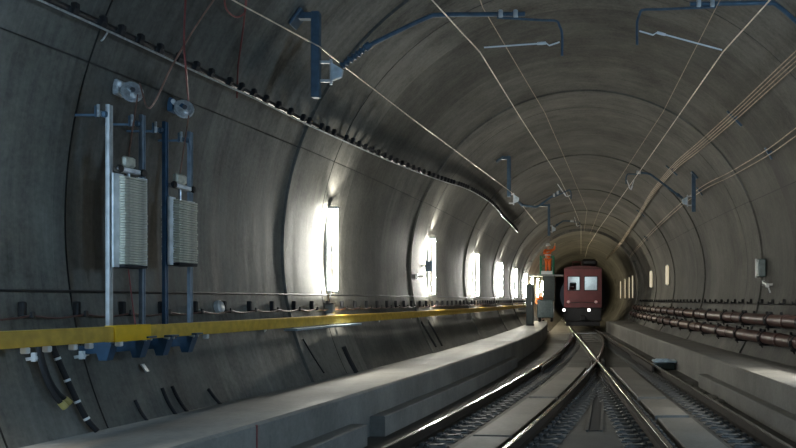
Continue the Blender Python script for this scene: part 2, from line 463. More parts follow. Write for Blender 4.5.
# crossing: two rails meeting in one casting
m = MB(); yc = 48 - math.sqrt(1.435 / .00226)
for f in (l2, r1):
    m.sweep(RP, [(f(y), y, 0) for y in frange(22.04, 23.58, .2)], mis=RMI)
for s_ in (-1, 1):
    m.sweep([(-.03, -.172), (.03, -.172), (.03, 0), (-.03, 0)], [((l2(y) + r1(y)) / 2 + s_ * (.14 + abs(y - yc) * .06), y, 0) for y in frange(22.1, 23.5, .25)])
m.box(((l2(yc) + r1(yc)) / 2, yc, -.18), (.5, 1.5, .02))
tag(m.build('rail_crossing', ['rail_side', 'rail_top']), 'x shaped steel crossing where the two inner rails meet', 'rail crossing')
for f, s_, lb in ((l1, 1, 'short check rail beside the curved rail of the left walkway'), (r2, -1, 'short check rail beside the rail nearest the right walkway')):
    m = MB(); pts = []
    for y in frange(20.2, 25.0, .3):
        e = max(0, abs(y - 22.6) - 1.9) * .06
        pts.append((f(y) + s_ * (.115 + e), y, 0))
    m.sweep([(-.03, -.172), (.03, -.172), (.03, .01), (-.03, .01)], pts); tag(m.build('check_rail', 'rail_side'), lb, 'rail')
# sleepers of the switch in front of the vehicle
for i, y in enumerate((36, 38.2, 40.4, 42.6, 44.4)):
    m = MB(); m.box(((l1(y) + r2(y)) / 2, y, SLAB + .0075), (r2(y) - l1(y) + .7, .25, .014)); 
    tag(m.build('switch_plate', 'fastening'), 'flat dark steel plate across the switch under the merging rails', 'plate', 'switch plates')
m = MB(); yb = 43.6
m.tube([(l1(yb) + .1, yb, -.13), (r2(yb) - .1, yb, -.13)], .028, 8); tag(m.build('switch_rod', 'bright_zinc'), 'bright switch rod across the merging rails before the red vehicle', 'rod')

# covered point machine lying right of the rail
p = at(661, 364.5, 21.6); X0 = r2(21.6) + .36
t = empty('point_machine', (X0, 21.6, SLAB), 'low box with shiny blue white cover beside the right rail', 'point machine')
m = MB(); m.box((X0, 21.6, SLAB + .10), (.56, .46, .20), bev=.03); m.build('housing', 'green_dark', t)
m = MB(); m.box((X0, 21.6, SLAB + .235), (.66, .58, .07), bev=.03); m.box((X0 - .05, 21.6, SLAB + .285), (.36, .36, .03), bev=.012); m.build('cover', 'tarp_blue', t)
x = bench_l(8.0)
m = MB(); m.box((x - .005, 8.0, .16), (.02, .035, .60), bev=.004); tag(m.build('joint_strip', 'red_cable'), 'dark red upright joint strip on face of left walkway near bottom edge', 'strip')
# rubble crumbs by the right kerb
for i, (y, dx, s_) in enumerate(((16.6, .20, .10), (16.2, .26, .07), (15.1, .22, .12), (14.6, .28, .09), (14.2, .2, .06), (17.6, .25, .08))):
    m = MB(); m.ball((r2(y) + dx + .06, y, SLAB + s_ * .3), s_, 7, sq=(1.3, 1.6, .5)); o = m.build('concrete_chunk', 'bench_concrete')
    tag(o, 'small pale concrete lump lying between the rail and the right kerb', 'rubble', 'concrete lumps by the right kerb')

# ------------------------------------------------------------------ wall lamps (upright tubes)
def lamp(Y, side, mat, label, grp='upright tube lamps on the tunnel wall', z0=1.92, ln=1.40, rad=.034, off=.19, down=140, up=80):
    zc = z0 + ln / 2; x = wx(Y, zc, side, off)
    n = Vector((-side, 0, 0))
    t = empty('tube_lamp', (x, Y, z0), label, 'lamp', grp)
    m = MB(); m.box((x - n.x * (off - .035), Y, zc), (.07, .10, ln + .10), bev=.012); m.box((x - n.x * .05, Y, zc), (.06, .04, .08)); m.build('lamp_housing', 'grey_paint', t)
    m = MB(); m.tube([(x, Y, z0), (x, Y, z0 + ln)], rad, 12); m.build('lamp_tube', mat, t)
    for z in (z0 - .025, z0 + ln + .025):
        m = MB(); m.box((x - n.x * (off / 2 - .03), Y, z), (off + .02, .085, .05), bev=.01); m.build('end_cap', 'white_plastic', t)
    for nm_, zz, dv, en in (('added_downspot', z0 - .10, Vector((n.x * .45, -.10, -1)), down), ('added_upspot', z0 + ln + .10, Vector((n.x * .25, -.05, 1)), up)):  # unseen spots added to the tube for bench pools and wall glow
        if en <= 0: continue
        ld = bpy.data.lights.new(nm_, 'SPOT'); ld.energy = en; ld.color = (1.0, .97, .88); ld.spot_size = math.radians(110); ld.spot_blend = 1.0; ld.shadow_soft_size = .05
        lo = bpy.data.objects.new(nm_, ld); COL.objects.link(lo); lo.parent = t
        lo.location = Vector((x + n.x * .04, Y, zz)) - ABS[t.name]; lo.rotation_euler = dv.to_track_quat('-Z', 'Y').to_euler()
    return t
LY = [13.4 + RING * k for k in range(6)]
words = ['upright white tube lamp on left wall, nearest one past the balance weights', 'upright white tube lamp on left wall beside the small dark box',
         'third upright white tube lamp past the balance weights on left wall', 'fourth upright white tube lamp past the balance weights on left wall',
         'fifth upright white tube lamp on left wall, beside the dark cabinet', 'last upright white tube lamp on left wall, just before the smaller bore']
for Y, w in zip(LY, words): lamp(Y, -1, 'tube_white', w, down=140 if Y < 25 else 90)
lamp(13.4, 1, 'tube_right', 'upright white tube lamp on right wall above the near end of the brown pipes', down=300, up=0)
lamp(5.5, -1, 'tube_cool_low', 'upright cool tube lamp on left wall just outside the picture edge', down=380, up=10)
lamp(0.2, -1, 'tube_cool', 'upright cool tube lamp on left wall beside the camera position')
lamp(6.8, 1, 'tube_cool', 'upright cool tube lamp on right wall just outside the picture edge')
lamp(0.2, 1, 'tube_cool', 'upright cool tube lamp on right wall beside the camera position')
for k, Y in enumerate((51.0, 57.6, 64.2, 77.4)):
    lamp(Y, -1, 'tube_warm', 'upright warm tube lamp inside the smaller bore, %s from its mouth' % ('first', 'second', 'third', 'fourth')[k], off=.12, down=0, up=0)

for k, Y in enumerate((50.5, 54, 58.9, 65.5)):
    lamp(Y, 1, 'tube_dim', 'upright dim tube lamp on right wall of the smaller bore, %s from its mouth' % ('first', 'second', 'third', 'fourth')[k], off=.12, down=0, up=0)
for Y, mt, lb in ((33.2, 'tube_dim', 'dim warm tube lamp on right wall, nearer one of the twin dim lamps'), (39.8, 'tube_dim', 'dim warm tube lamp on right wall, farther one of the twin dim lamps')):
    lamp(Y, 1, mt, lb, z0=2.42, ln=.8, off=.09, down=0, up=0, rad=.08)

# ------------------------------------------------------------------ left wall: cables, hooks, yellow rail
ZC = 1.75
def wall_line(z, off, y0, y1, st=.6, side=-1, wob=0.0):
    return [Vector((ws(y, z, side, off), y, z + wob * math.sin(y * 5.1))) for y in frange(y0, y1, st)]
m = MB(); m.tube(wall_line(1.835, .075, 2, 46.5), .014, 8)
t = tag(m.build('wall_cable', 'black_gloss'), 'thin black cable running level along left wall above the hooks', 'cable')
def hooks(side, z, y0, y1, st, label, grp, h=.15):
    y = y0
    while y < y1:
        x = wx(y, z, side, 0.0); s_ = -side
        m = MB(); m.box((x + s_ * .03, y, z), (.06, .05, h), bev=.008)
        m.box((x + s_ * .085, y, z - h * .42), (.09, .045, .03), bev=.006); m.box((x + s_ * .125, y, z - h * .30), (.02, .045, .06), bev=.004)
        tag(m.build('cable_hook', 'black_rubber'), label, 'hook', grp); y += st
hooks(-1, 1.66, 6.42, 46.3, .62, 'small black cable hook fixed to left wall above the yellow rail', 'cable hooks on the left wall')
hooks(1, 1.72, 9.4, 46.3, .80, 'small black cable hook fixed to right wall above the brown pipes', 'cable hooks on the right wall', .10)
m = MB(); m.tube(wall_line(1.66, .075, 9, 46.5, side=1), .012, 6)
tag(m.build('wall_cable', 'black_gloss'), 'thin black cable along right wall just above the brown pipes', 'cable')
m = MB(); pts = []
for y in frange(5.2, 46, .155):
    ph = ((y - 6.42) / .62) % 1.0
    pts.append(Vector((ws(y, 1.60, -1, .10), y, 1.612 - .035 * math.sin(math.pi * ph))))
m.tube(pts, .010, 6); tag(m.build('sagging_cable', 'pipe_brown'), 'thin dark red cable sagging from hook to hook on left wall', 'cable')

def yoff(Y): return max(.14, .42 - .052 * (Y - 7.6)) if Y > 7.6 else .42
ZY = EYE - .33
def yel(Y): return ws(Y, ZY, -1, 0) + yoff(Y)
t = empty('guard_rail', (yel(12), 12, ZY - .1), 'long yellow steel rail along the left wall below the balance weights', 'rail')
m = MB(); m.sweep([(-.04, -.072), (.04, -.072), (.045, -.06), (.045, .06), (.04, .072), (-.04, .072)], [(yel(y), y, ZY) for y in frange(3.5, 7.15, .5)] ); m.build('beam', 'yellow_faded', t)
m = MB(); m.sweep([(-.04, -.072), (.04, -.072), (.045, -.06), (.045, .06), (.04, .072), (-.04, .072)], [(yel(y), y, ZY) for y in frange(7.15, 46, .5)] ); m.build('beam', 'yellow_faded', t)
m = MB(); m.sweep([(-.05, -.08), (.055, -.08), (.06, -.07), (.06, .07), (.055, .08), (-.05, .08)], [(yel(y), y, ZY) for y in frange(7.52, 8.05, .25)]); o = m.build('joint_sleeve', 'yellow_fresh', t); o['label'] = 'bright yellow sleeve'
y = 4.2
while y < 45:
    x0 = wx(y, ZY - .03, -1, 0); m = MB(); m.bar((x0 - .02, y, ZY - .06), (yel(y) - .035, y, ZY - .03), .05, .04); m.box((x0 + .012, y, ZY - .06), (.024, .09, .16), bev=.005)
    m.build('bracket', 'galvanised', t); y += 2.3
# white clamps under the rail
for px in (24, 46, 72, 88, 118, 168, 205):
    Y = 774 * .45 / 46
    lo, hi = 4.0, 16.0
    for _ in range(40):
        mm = (lo + hi) / 2
        if 580 + F * yel(mm) / mm > px: hi = mm
        else: lo = mm
    m = MB(); m.box((yel(lo) + .01, lo, ZY - .072 - .028), (.06, .055, .055), bev=.008); m.build('clamp', 'white_plastic', t)
# blue-grey board under the rail near the first lamp, and small box on the rail
yb0, yb1 = 11.3, 14.0
m = MB(); m.sweep([(-.10, -.015), (.10, -.015), (.10, .015), (-.10, .015)], [(yel(y) + .10 - .05, y, ZY - .105) for y in frange(yb0, yb1, .5)])
tag(m.build('board', 'blue_grey_board'), 'narrow grey blue board fixed flat beneath the yellow rail', 'board')
p = Vector((wx(13.15, 1.6, -1, .09), 13.15, 1.53))
t = empty('junction_box', p, 'small grey box with cables between yellow rail and nearest tube lamp', 'box')
m = MB(); m.box(p + Vector((0, 0, .07)), (.15, .13, .16), bev=.015); m.build('box_body', 'grey_paint', t)
m = MB(); m.box(p + Vector((0, 0, .16)), (.17, .15, .025), bev=.006); m.build('box_lid', 'black_rubber', t)
m = MB(); m.tube(smooth_path([p + Vector((0, 0, .16)), p + Vector((-.02, .05, .26)), p + Vector((-.03, .22, .36))]), .012, 6); m.build('lamp_lead', 'black_rubber', t)
p = onwall(220, 307, .03)
m = MB(); m.lathe(p, inward(p), [(-.06, .09), (.012, .09), (.03, .07), (.036, .04)], 18); tag(m.build('wall_disc', 'galvanised'), 'round grey disc on left wall between balance weights and nearest lamp', 'disc')
# white pegs on the lower wall
for px, py, lb in ((27, 359, 'white t shaped peg on left lower wall beside the black hoses'), (75, 357, 'white t shaped peg on left lower wall between hoses and blue shoes')):
    p = onwall(px, py, 0.0); nv = inward(p)
    m = MB(); m.bar(p - nv * .02, p + nv * .05 + Vector((.05, 0, .0)), .03); m.bar(p + nv * .05 + Vector((.02, .0, -.035)), p + nv * .05 + Vector((.02, .0, .045)), .04)
    m.bar(p + nv * .02, p + nv * .03 + Vector((0, .16, .004)), .018); tag(m.build('wall_peg', 'white_plastic'), lb, 'peg')

# black hoses hanging down the lower left wall
def wallpath(pp, off): return [onwall(a, b, off) for a, b in pp]
t = None
pts = smooth_path(wallpath([(38, 343), (41, 362), (47, 381), (55, 396), (62, 404)], .10)); pts2 = smooth_path(wallpath([(39, 343), (43, 362), (50, 381), (58, 393), (66, 400)], .07))
for q, lb in ((pts, 'black hose hanging below yellow rail with ochre end, the lower hanging one of the pair'), (pts2, 'black hose hanging below yellow rail with ochre end, tucked close to the wall')):
    m = MB(); m.tube(q, .022, 10); o = tag(m.build('hose', 'black_rubber'), lb, 'hose')
    m = MB(); d = (q[-1] - q[-2]).normalized(); m.cyl(q[-1] - d * .02, q[-1] + d * .05, .031, 12); c = m.build('end_cap', 'ochre_cap', o); c['label'] = 'ochre end cap'
q = smooth_path(wallpath([(51, 343), (59, 362), (69, 384), (79, 405), (88, 421), (97, 431)], .06))
m = MB(); m.tube(q, .026, 10); o = tag(m.build('hose', 'black_rubber'), 'long black hose with white bands from yellow rail down to walkway', 'hose')
for k in (5, 11, 17, 23):
    d = (q[k + 1] - q[k]).normalized(); m = MB(); m.cyl(q[k] - d * .012, q[k] + d * .012, .029, 12); m.build('band', 'white_plastic', o)
# stubs & dark strips down the wall
strips = [((135, 400), (141, 412), (148, 422), .016, 'short black cable stub low on left wall, nearest the striped hose'),
          ((162, 388), (168, 402), (176, 415), .020, 'black cable stub low on left wall, first of the twin stubs'),
          ((172, 386), (179, 400), (188, 413), .020, 'black cable stub low on left wall, second of the twin stubs'),
          ((208, 389), (214, 397), (221, 405), .020, 'short black cable stub low on left wall right of the twin stubs'),
          ((303, 339), (313, 356), (324, 373), .012, 'thin dark cable down left wall under the nearest tube lamp'),
          ((343, 347), (349, 360), (356, 373), .05, 'broad dark strip down left wall under the nearest tube lamp'),
          ((421, 322), (428, 334), (436, 347), .03, 'dark drain strip down left wall under second tube lamp, first of two'),
          ((428, 321), (435, 333), (442, 346), .03, 'dark drain strip down left wall under second tube lamp, second of two')]
for a, b, c, r, lb in strips:
    m = MB(); m.tube(smooth_path(wallpath([a, b, c], .01)), r, 8); tag(m.build('dark_strip' if 'strip' in lb else 'cable_stub', 'black_rubber'), lb, 'cable')
# lamp-side control box beyond
x = wx(20.05, 2.2, -1, .22); p = at(429, 266, 19.4)
t = empty('control_box', p, 'small dark blue grey box standing off left wall in front of second tube lamp', 'box')
m = MB(); m.box(p, (.17, .12, .26), bev=.015); m.build('box_body', 'blue_steel', t)
m = MB(); xw = wx(19.4, p.z, -1, -.02); m.bar((xw, 19.4, p.z), (p.x - .07, 19.4, p.z), .05); m.build('arm', 'galvanised', t)
p = at(418, 276.5, 18.9); t = empty('wall_bracket', p, 'short horizontal grey bracket on left wall below the small dark box', 'bracket')
xw = wx(18.9, p.z, -1, -.02)
m = MB(); m.bar((xw, 18.9, p.z), (p.x + .14, 18.9, p.z), .05, .06, bev=.01); m.build('bracket_arm', 'galvanised', t)
m = MB(); m.box((xw + .05, 18.9, p.z), (.06, .10, .14), bev=.01); m.build('bracket_foot', 'bright_zinc', t)

# ------------------------------------------------------------------ balance weights
POST = [(7.65, 108, 105, 'galvanised', 'pale grey guide post at outer side of the larger weight stack, tallest'),
        (8.05, 141, 115, 'galvanised_blue', 'grey blue guide post at inner side of the larger weight stack'),
        (8.36, 164, 122, 'deep_blue', 'deep blue guide post at outer side of the smaller weight stack'),
        (8.86, 189, 132, 'galvanised_blue', 'grey blue guide post at inner side of the smaller weight stack')]
pts_post = []
for Y, px, py, mt, lb in POST:
    top = at(px, py, Y); x = top.x; zb = ZY - .05
    t = empty('guide_post', (x, Y, zb), lb, 'post', 'guide posts of the balance weights')
    w = .06
    m = MB()                                      # C-section channel
    m.box((x, Y, (top.z + zb) / 2), (.012, w, top.z - zb)); 
    for s_ in (-1, 1): m.box((x + .016, Y + s_ * (w / 2 - .006), (top.z + zb) / 2), (.032, .012, top.z - zb))
    m.box((x + .022, Y, (top.z + zb) / 2), (.006, w * .8, top.z - zb), bev=.001)
    m.build('post_channel', mt, t)
    zt = top.z - .10; xw = wx(Y, zt, -1, -.02)    # upper clamp to the wall
    m = MB(); m.bar((xw, Y, zt), (x, Y, zt), .022); m.box((x - .012, Y, zt), (.05, .12, .06), bev=.01)
    m.cyl((x - .06, Y - .06, zt + .02), (x - .06, Y + .05, zt + .02), .015, 8); m.cyl((x - .09, Y - .05, zt - .03), (x - .09, Y - .05, zt + .08), .012, 8)
    m.build('wall_clamp', 'blue_steel', t)
    m = MB(); m.box((x - .055, Y, zt + .01), (.035, .10, .05), bev=.01); m.cyl((x - .055, Y - .065, zt - .03), (x - .055, Y - .065, zt + .09), .014, 8); m.build('clamp_bolt', 'bright_zinc', t)
    xs = wx(Y, zb - .12, -1, 0)                   # blue shoe below the yellow rail
    m = MB(); cx = x - .01
    m.add([(cx - .13, Y - .06, zb), (cx + .10, Y - .06, zb), (cx + .09, Y - .06, zb - .07), (cx + .03, Y - .05, zb - .24), (cx - .06, Y - .05, zb - .24), (cx - .11, Y - .06, zb - .07),
           (cx - .13, Y + .06, zb), (cx + .10, Y + .06, zb), (cx + .09, Y + .06, zb - .07), (cx + .03, Y + .05, zb - .24), (cx - .06, Y + .05, zb - .24), (cx - .11, Y + .06, zb - .07)],
          [(0, 1, 2, 3, 4, 5), (11, 10, 9, 8, 7, 6)] + [(k, k + 6, (k + 1) % 6 + 6, (k + 1) % 6) for k in range(6)])
    m.v = [Vector((cx + (v.x - cx) * .85, v.y, zb + (v.z - zb) * .9)) for v in m.v]
    m.bar((xs - .02, Y, zb - .12), (cx - .08, Y, zb - .10), .07, .09); m.box((cx, Y, zb - .005), (.27, .16, .02), bev=.004)
    m.build('shoe', 'shoe_blue', t)
    m = MB()
    for dy in (-.05, .05): m.cyl((x + .03, Y + dy, zb - .02), (x + .085, Y + dy, zb - .03), .016, 8)
    m.build('shoe_bolt', 'bright_zinc', t)
    pts_post.append((x, Y))

def weight(ia, ib, z0, z1, n, barz, lb, pulley_px, ropes, wl):
    (xa, ya), (xb, yb) = pts_post[ia], pts_post[ib]
    a, b = Vector((xa, ya, 0)), Vector((xb, yb, 0)); d = (b - a).normalized(); c = (a + b) / 2 + Vector((.035, 0, 0))
    L = (b - a).length - .125; nrm = Vector((d.y, -d.x, 0))
    rot = Matrix((d, nrm * -1, Vector((0, 0, 1)))).transposed()
    t = empty('balance_weight', (c.x, c.y, z0), lb, 'weight')
    th = (z1 - z0) / n; W = .20
    pm = MB(); pm.box((0, 0, 0), (L, W, th * .80), rot, bev=.004); p0 = pm.build('weight_plate', 'weight_iron', t, loc=(0, 0, 0))
    for k in range(n):
        q = Vector((c.x, c.y, z0 + (k + .5) * th)) + d * random.uniform(-.004, .004) + nrm * random.uniform(-.005, .005)
        if k == 0: p0.location = q - ABS[t.name]; ABS[p0.name] = q
        else: copy_part(p0, t, q)
    m = MB(); q = Vector((c.x, c.y, 0))
    m.box(q + Vector((0, 0, z0 - .018)), (L * 1.0, W, .03), rot, bev=.004); m.build('carrier_plate', 'black_rubber', t)
    m = MB()
    for s_ in (-1, 1): m.bar(q + d * s_ * L * .53 + nrm * .02 + Vector((0, 0, z0 - .03)), q + d * s_ * L * .53 + nrm * .02 + Vector((0, 0, z1 + .02)), .022, .12, up=(d.x, d.y, 0))
    m.build('side_strap', 'weight_edge', t)
    m = MB(); m.cyl(q + Vector((0, 0, z1)), q + Vector((0, 0, barz + .02)), .016, 10); m.build('hanger_rod', 'bright_zinc', t)
    m = MB(); m.box(q + Vector((0, 0, barz)), (L * .98, .09, .045), rot, bev=.008); m.build('guide_bar', 'weight_edge', t)
    m = MB(); m.box(q + Vector((0, 0, barz + .09)), (L * .55, .06, .11), rot, bev=.02); m.build('rope_yoke', 'weight_iron', t)
    for s_ in (-1, 1):
        m = MB(); e = q + d * s_ * L * .52 + Vector((0, 0, barz)) + nrm * .05
        m.lathe(e - nrm * .02, nrm, [(0, .035), (.015, .04), (.03, .035)], 12); m.build('guide_roller', 'black_gloss', t)
    return q + Vector((0, 0, barz + .14)), nrm, d
Ya = 7.85; Yb = 8.6
za0, za1 = at(0, 265, Ya).z, at(0, 178, Ya).z; zb0, zb1 = at(0, 263, Yb).z, at(0, 201, Yb).z
ropeA, nA, dA = weight(0, 1, za0, za1, 34, at(0, 171, Ya).z, 'larger stack of grey iron weight plates hanging between pale posts', None, None, None)
ropeB, nB, dB = weight(2, 3, zb0, zb1, 26, at(0, 187, Yb).z, 'smaller stack of grey iron weight plates hanging between blue posts', None, None, None)
def pulley(px, py, Y, mt, lb):
    p = onwall(px, py, .15); Y = p.y; nv = inward(p); r = Rbase(Y); hit = Vector((CX, Y, CZ)) - nv * r
    t = empty('pulley', p, lb, 'pulley')
    ax = Vector((.55, -.75, .25)).normalized()
    m = MB(); m.lathe(p - ax * .035, ax, [(0, .10), (.012, .105), (.022, .075), (.048, .075), (.058, .105), (.07, .10)], 20); m.build('pulley_wheel', 'bright_zinc', t)
    m = MB(); m.lathe(p - ax * .06, ax, [(0, .025), (.12, .025)], 10); m.build('axle', 'bolt', t)
    m = MB()
    for s_ in (-1, 1): m.bar(p + ax * s_ * .05, p + ax * s_ * .05 + Vector((-.07, 0, .04)), .05, .012, up=ax)
    m.bar(p + Vector((-.06, 0, .035)), hit - nv * .03 + Vector((-.0, 0, 0)), .06, .06); m.box(hit + nv * .015, (.06, .16, .16), bev=.01); m.build('pulley_bracket', mt, t)
    m = MB(); m.ball(p + Vector((-.10, -.05, .07)), .035, 8); m.ball(p + Vector((.05, -.06, -.05)), .03, 8); m.build('bolt_head', 'white_plastic', t)
    return p
pA = pulley(132, 92, 7.35, 'bright_zinc', 'shiny grey rope pulley above the larger weight stack')
pB = pulley(184, 109, 8.15, 'deep_blue', 'small blue rope pulley above the smaller weight stack')
def wire(name, pts, r, mt, lb, cat='wire', n=6, grp=None):
    m = MB(); m.tube(pts, r, n); return tag(m.build(name, mt), lb, cat, grp)
wire('rope', [ropeA, pA + Vector((.10, .0, -.04)) * .6 + Vector((-.0, -.0, 0)) * 0 + Vector((0, 0, 0))], .008, 'rope', 'thin brown rope from larger weight stack up to its pulley', 'rope')
wire('rope', [ropeB, pB + Vector((.06, 0, -.04))], .008, 'rope', 'thin brown rope from smaller weight stack up to its pulley', 'rope')
wire('rope', smooth_path([pA + Vector((.08, 0, .09)), at(150, 108, 7.6), at(172, 66, 7.8), at(196, 26, 8.0), at(218, -6, 8.2)]), .009, 'rope', 'long brown rope rising from larger weight pulley to the roof', 'rope')
wire('rope', smooth_path([pB + Vector((.05, 0, .10)), at(186, 70, 7.9), at(184, 40, 7.9), at(186, -10, 8.0)]), .010, 'red_cable', 'thin reddish rope rising from smaller weight pulley to the roof', 'rope')
wire('hanging_cable', smooth_path([onwall(224, -12, .1), onwall(226, 8, .1), onwall(236, 17, .1), onwall(245, 12, .1), onwall(246, -2, .12), onwall(244, 22, .08), onwall(241, 45, .06), onwall(238, 68, .06), onwall(237, 98, .05)]), .011, 'red_cable', 'looped reddish cable hanging from the roof down to the clamped black cable', 'cable')
p = onwall(145, 368, .05)
nv = inward(p); m = MB(); m.box(p, (.012, .06, .10), Matrix.Rotation(math.radians(-35), 3, 'Y')); tag(m.build('tag_plate', 'galvanised'), 'small grey tag plate on left lower wall below blue shoes', 'tag')
m = MB(); q = smooth_path([onwall(100, 345, .08), onwall(116, 325, .08), onwall(130, 300, .1), onwall(124, 270, .15)])
m.tube([ (Vector(ropeA) - Vector((0, 0, ropeA.z - za0 + .04))), (Vector(ropeA) + Vector((.02, .05, -(ropeA.z - za0) - .45))), Vector(ropeA) + Vector((.04, .06, -(ropeA.z - za0) - .62))], .007, 6)
tag(m.build('rope', 'red_cable'), 'short reddish rope end hanging beneath the larger weight stack', 'rope')

# ------------------------------------------------------------------ clamped black cable on the upper left
cab = smooth_path([onwall(a, b, .10, True) for a, b in ((-30, -36), (50, 0), (126, 35), (200, 70), (250, 93), (300, 118), (350, 141), (400, 163), (440, 178), (462, 185), (478, 193), (492, 203), (503, 216), (511, 224), (517, 231))], 8)
m = MB(); m.tube(cab, .033, 8); o = tag(m.build('feeder_cable', 'black_gloss'), 'long black cable with clamps along the upper left wall', 'cable')
m = MB(); m.tube([p + inward(p) * .05 + Vector((0, 0, -.045)) for p in cab], .011, 6); m.build('highlight_wire', 'bright_zinc', o)  # bright wire added to stand in for the highlight under the cable
acc = 0; last = cab[0]; cnt = 0
for k in range(1, len(cab) - 1):
    seg = (cab[k] - cab[k - 1]).length; acc += seg
    while acc > .30 and cnt < 98:
        acc -= .30; p = cab[k]; d = (cab[k] - cab[k - 1]).normalized(); nv = inward(p)
        m = MB(); m.bar(p - nv * .15, p + nv * .075, .05, .07, up=d); m.box(p + nv * .06 + Vector((0, 0, .045)), (.06, .06, .07), bev=.01)
        m.build('clamp', 'black_rubber', o); cnt += 1
m = MB(); m.tube(smooth_path([onwall(97, 24, .05), onwall(108, 29, .05), onwall(104, 38, .05), onwall(101, 41, .05)]), .008, 6)
tag(m.build('wire_clip', 'bright_zinc'), 'small bent wire clip beneath the clamped black cable near top left', 'clip')

# ------------------------------------------------------------------ overhead line
def contact(side, Y): pass
wire('contact_wire', [at(432, 0, 8.64) + (at(432, 0, 8.64) - at(480, 52, 10.3)) * 5, at(432, 0, 8.64), at(480, 52, 10.3), at(520, 117, 14.2), at(560, 179, 21.4), at(574, 208, 28.5), at(581, 226, 36), at(581, 239, 44), at(581, 254, 60)], .0085, 'copper', 'bright contact wire above the curving track, left of the hooked arm', 'wire')
wire('messenger_wire', [at(470, -40, 8.9) - Vector((.1, 6, 0)), at(483, 8, 10.3), at(545, 113, 15.9), at(572, 175, 24.0), at(587, 210, 33), at(584, 232, 44)], .007, 'dull_copper', 'thin dull wire above the curving track, passing over the hooked arm', 'wire')
wire('contact_wire', [at(770, 0, 8.64) + (at(770, 0, 8.64) - at(723, 52, 10.45)) * 5, at(770, 0, 8.64), at(723, 52, 10.45), at(640, 171, 20.1), at(598, 230, 37), at(588, 246, 47), at(585, 258, 62)], .0095, 'copper', 'brightest contact wire above the straight track, right of centre', 'wire')
wire('messenger_wire', [at(745, -50, 8.6) + Vector((.15, -6, 0)), at(720, 0, 10.06), at(663, 112, 16.05), at(627, 167, 22.5), at(600, 209, 33), at(590, 234, 45)], .007, 'dull_copper', 'thin dull wire above the straight track beside the brightest wire', 'wire')
wire('feeder_wire', [at(150, -46, 7.2), at(240, 4, 8.8), at(320, 47, 10.28), at(345, 67, 11.0), at(414, 120, 14.2), at(460, 154, 17.5), at(511, 192, 21.95), at(537, 224, 32.4)], .009, 'copper', 'pale wire strung past the drop posts along the upper left roof', 'wire')

def cantilever(Y, sgn, px_post, ytop, ybot, hinge, ins_end, elbow, tip, hook_top, hook_bot, reg_a, reg_b, lb_post, lb_arm, full=True):
    """roof drop post + insulated arm with hooked steady arm"""
    a = at(px_post, ytop, Y); b = at(px_post, ybot, Y)
    zc_ = CZ + math.sqrt(Rbase(Y) ** 2 - (a.x - CX) ** 2)
    t = empty('drop_post', (a.x, Y, b.z), lb_post, 'post')
    m = MB(); m.box((a.x, Y, (a.z + b.z) / 2), (.11, .11, a.z - b.z), bev=.012); m.build('post_tube', 'blue_steel', t)
    zt = a.z - .06; xr = wx(Y, zt, -sgn, -.03); zr = zt - .32; xr2 = wx(Y, zr, -sgn, -.03)
    m = MB(); m.bar((a.x, Y, zt), (xr, Y, zt), .10, .08)
    nv = inward(Vector((xr, Y, zt))); m.box(Vector((xr, Y, zt)) + nv * .05, (.04, .24, .26), Matrix.Rotation(math.atan2(-nv.z, nv.x), 3, 'Y'), bev=.008)
    m.build('roof_plate', 'blue_steel', t)
    h = hinge
    m = MB()
    for z in (h.z - .12, h.z + .13): m.bar((a.x, Y, z), (h.x - sgn * .02, Y, z), .035)
    m.cyl((h.x - sgn * .04, Y, h.z - .17), (h.x - sgn * .04, Y, h.z + .17), .018, 8); m.build('hinge', 'galvanised', t)
    t = empty('cantilever_arm', h, lb_arm, 'overhead line arm')
    m = MB(); d = (ins_end - h).normalized()
    m.add([h + Vector((-sgn * .03, -.03, -.12)), h + Vector((-sgn * .03, -.03, .12)), h + Vector((sgn * .12, -.03, .03)), h + Vector((sgn * .10, -.03, -.07)),
           h + Vector((-sgn * .03, .03, -.12)), h + Vector((-sgn * .03, .03, .12)), h + Vector((sgn * .12, .03, .03)), h + Vector((sgn * .10, .03, -.07))],
          [(0, 1, 2, 3), (7, 6, 5, 4), (0, 4, 5, 1), (1, 5, 6, 2), (2, 6, 7, 3), (3, 7, 4, 0)]); m.build('hinge_plate', 'insulator', t)
    m = MB(); L = (ins_end - h).length; prof = []; k = 7
    for i in range(k):
        s0 = .12 + (L - .12) * i / k; st = (L - .12) / k
        prof += [(s0, .032), (s0 + st * .3, .052), (s0 + st * .45, .052), (s0 + st * .7, .032)]
    m.lathe(h, d, prof, 14); m.build('insulator', 'blue_steel', t)
    m = MB(); m.tube(smooth_path([h + d * (L - .02), ins_end, elbow - (elbow - ins_end) * .12, elbow + (tip - elbow) * .1, elbow + (tip - elbow) * .5, tip]), .030, 10)
    m.lathe(ins_end - d * .04, d, [(0, .05), (.08, .05)], 12); m.build('arm_tube', 'blue_steel', t)
    m = MB(); g = tip - (tip - elbow) * .13
    for e in (.10, .26):
        m = MB(); q = tip + (elbow - tip) * e; m.box(q, (.06, .09, .10), bev=.01); m.build('arm_clamp', 'galvanised', t)
    s0 = tip + (elbow - tip) * .3 + Vector((0, -.0, -.045))
    m = MB(); m.tube(smooth_path([s0, hook_top - (hook_top - s0) * .25, hook_top, hook_top.lerp(hook_bot, .15) + Vector(((hook_bot.x - hook_top.x) * .45, 0, 0)), Vector((hook_bot.x, Y, hook_top.z * .62 + hook_bot.z * .38)), hook_bot], 7), .017, 8); m.build('hook_tube', 'blue_steel', t)
    m = MB(); m.tube([hook_bot + (hook_top - hook_bot) * .4, reg_a + (hook_bot - reg_a) * .2, reg_a, reg_b], .011, 8); m.lathe(reg_a, (reg_b - reg_a), [(0, .02), (.06, .022), (.12, .018)], 8); m.build('steady_arm', 'white_plastic', t)
Y = 10.3
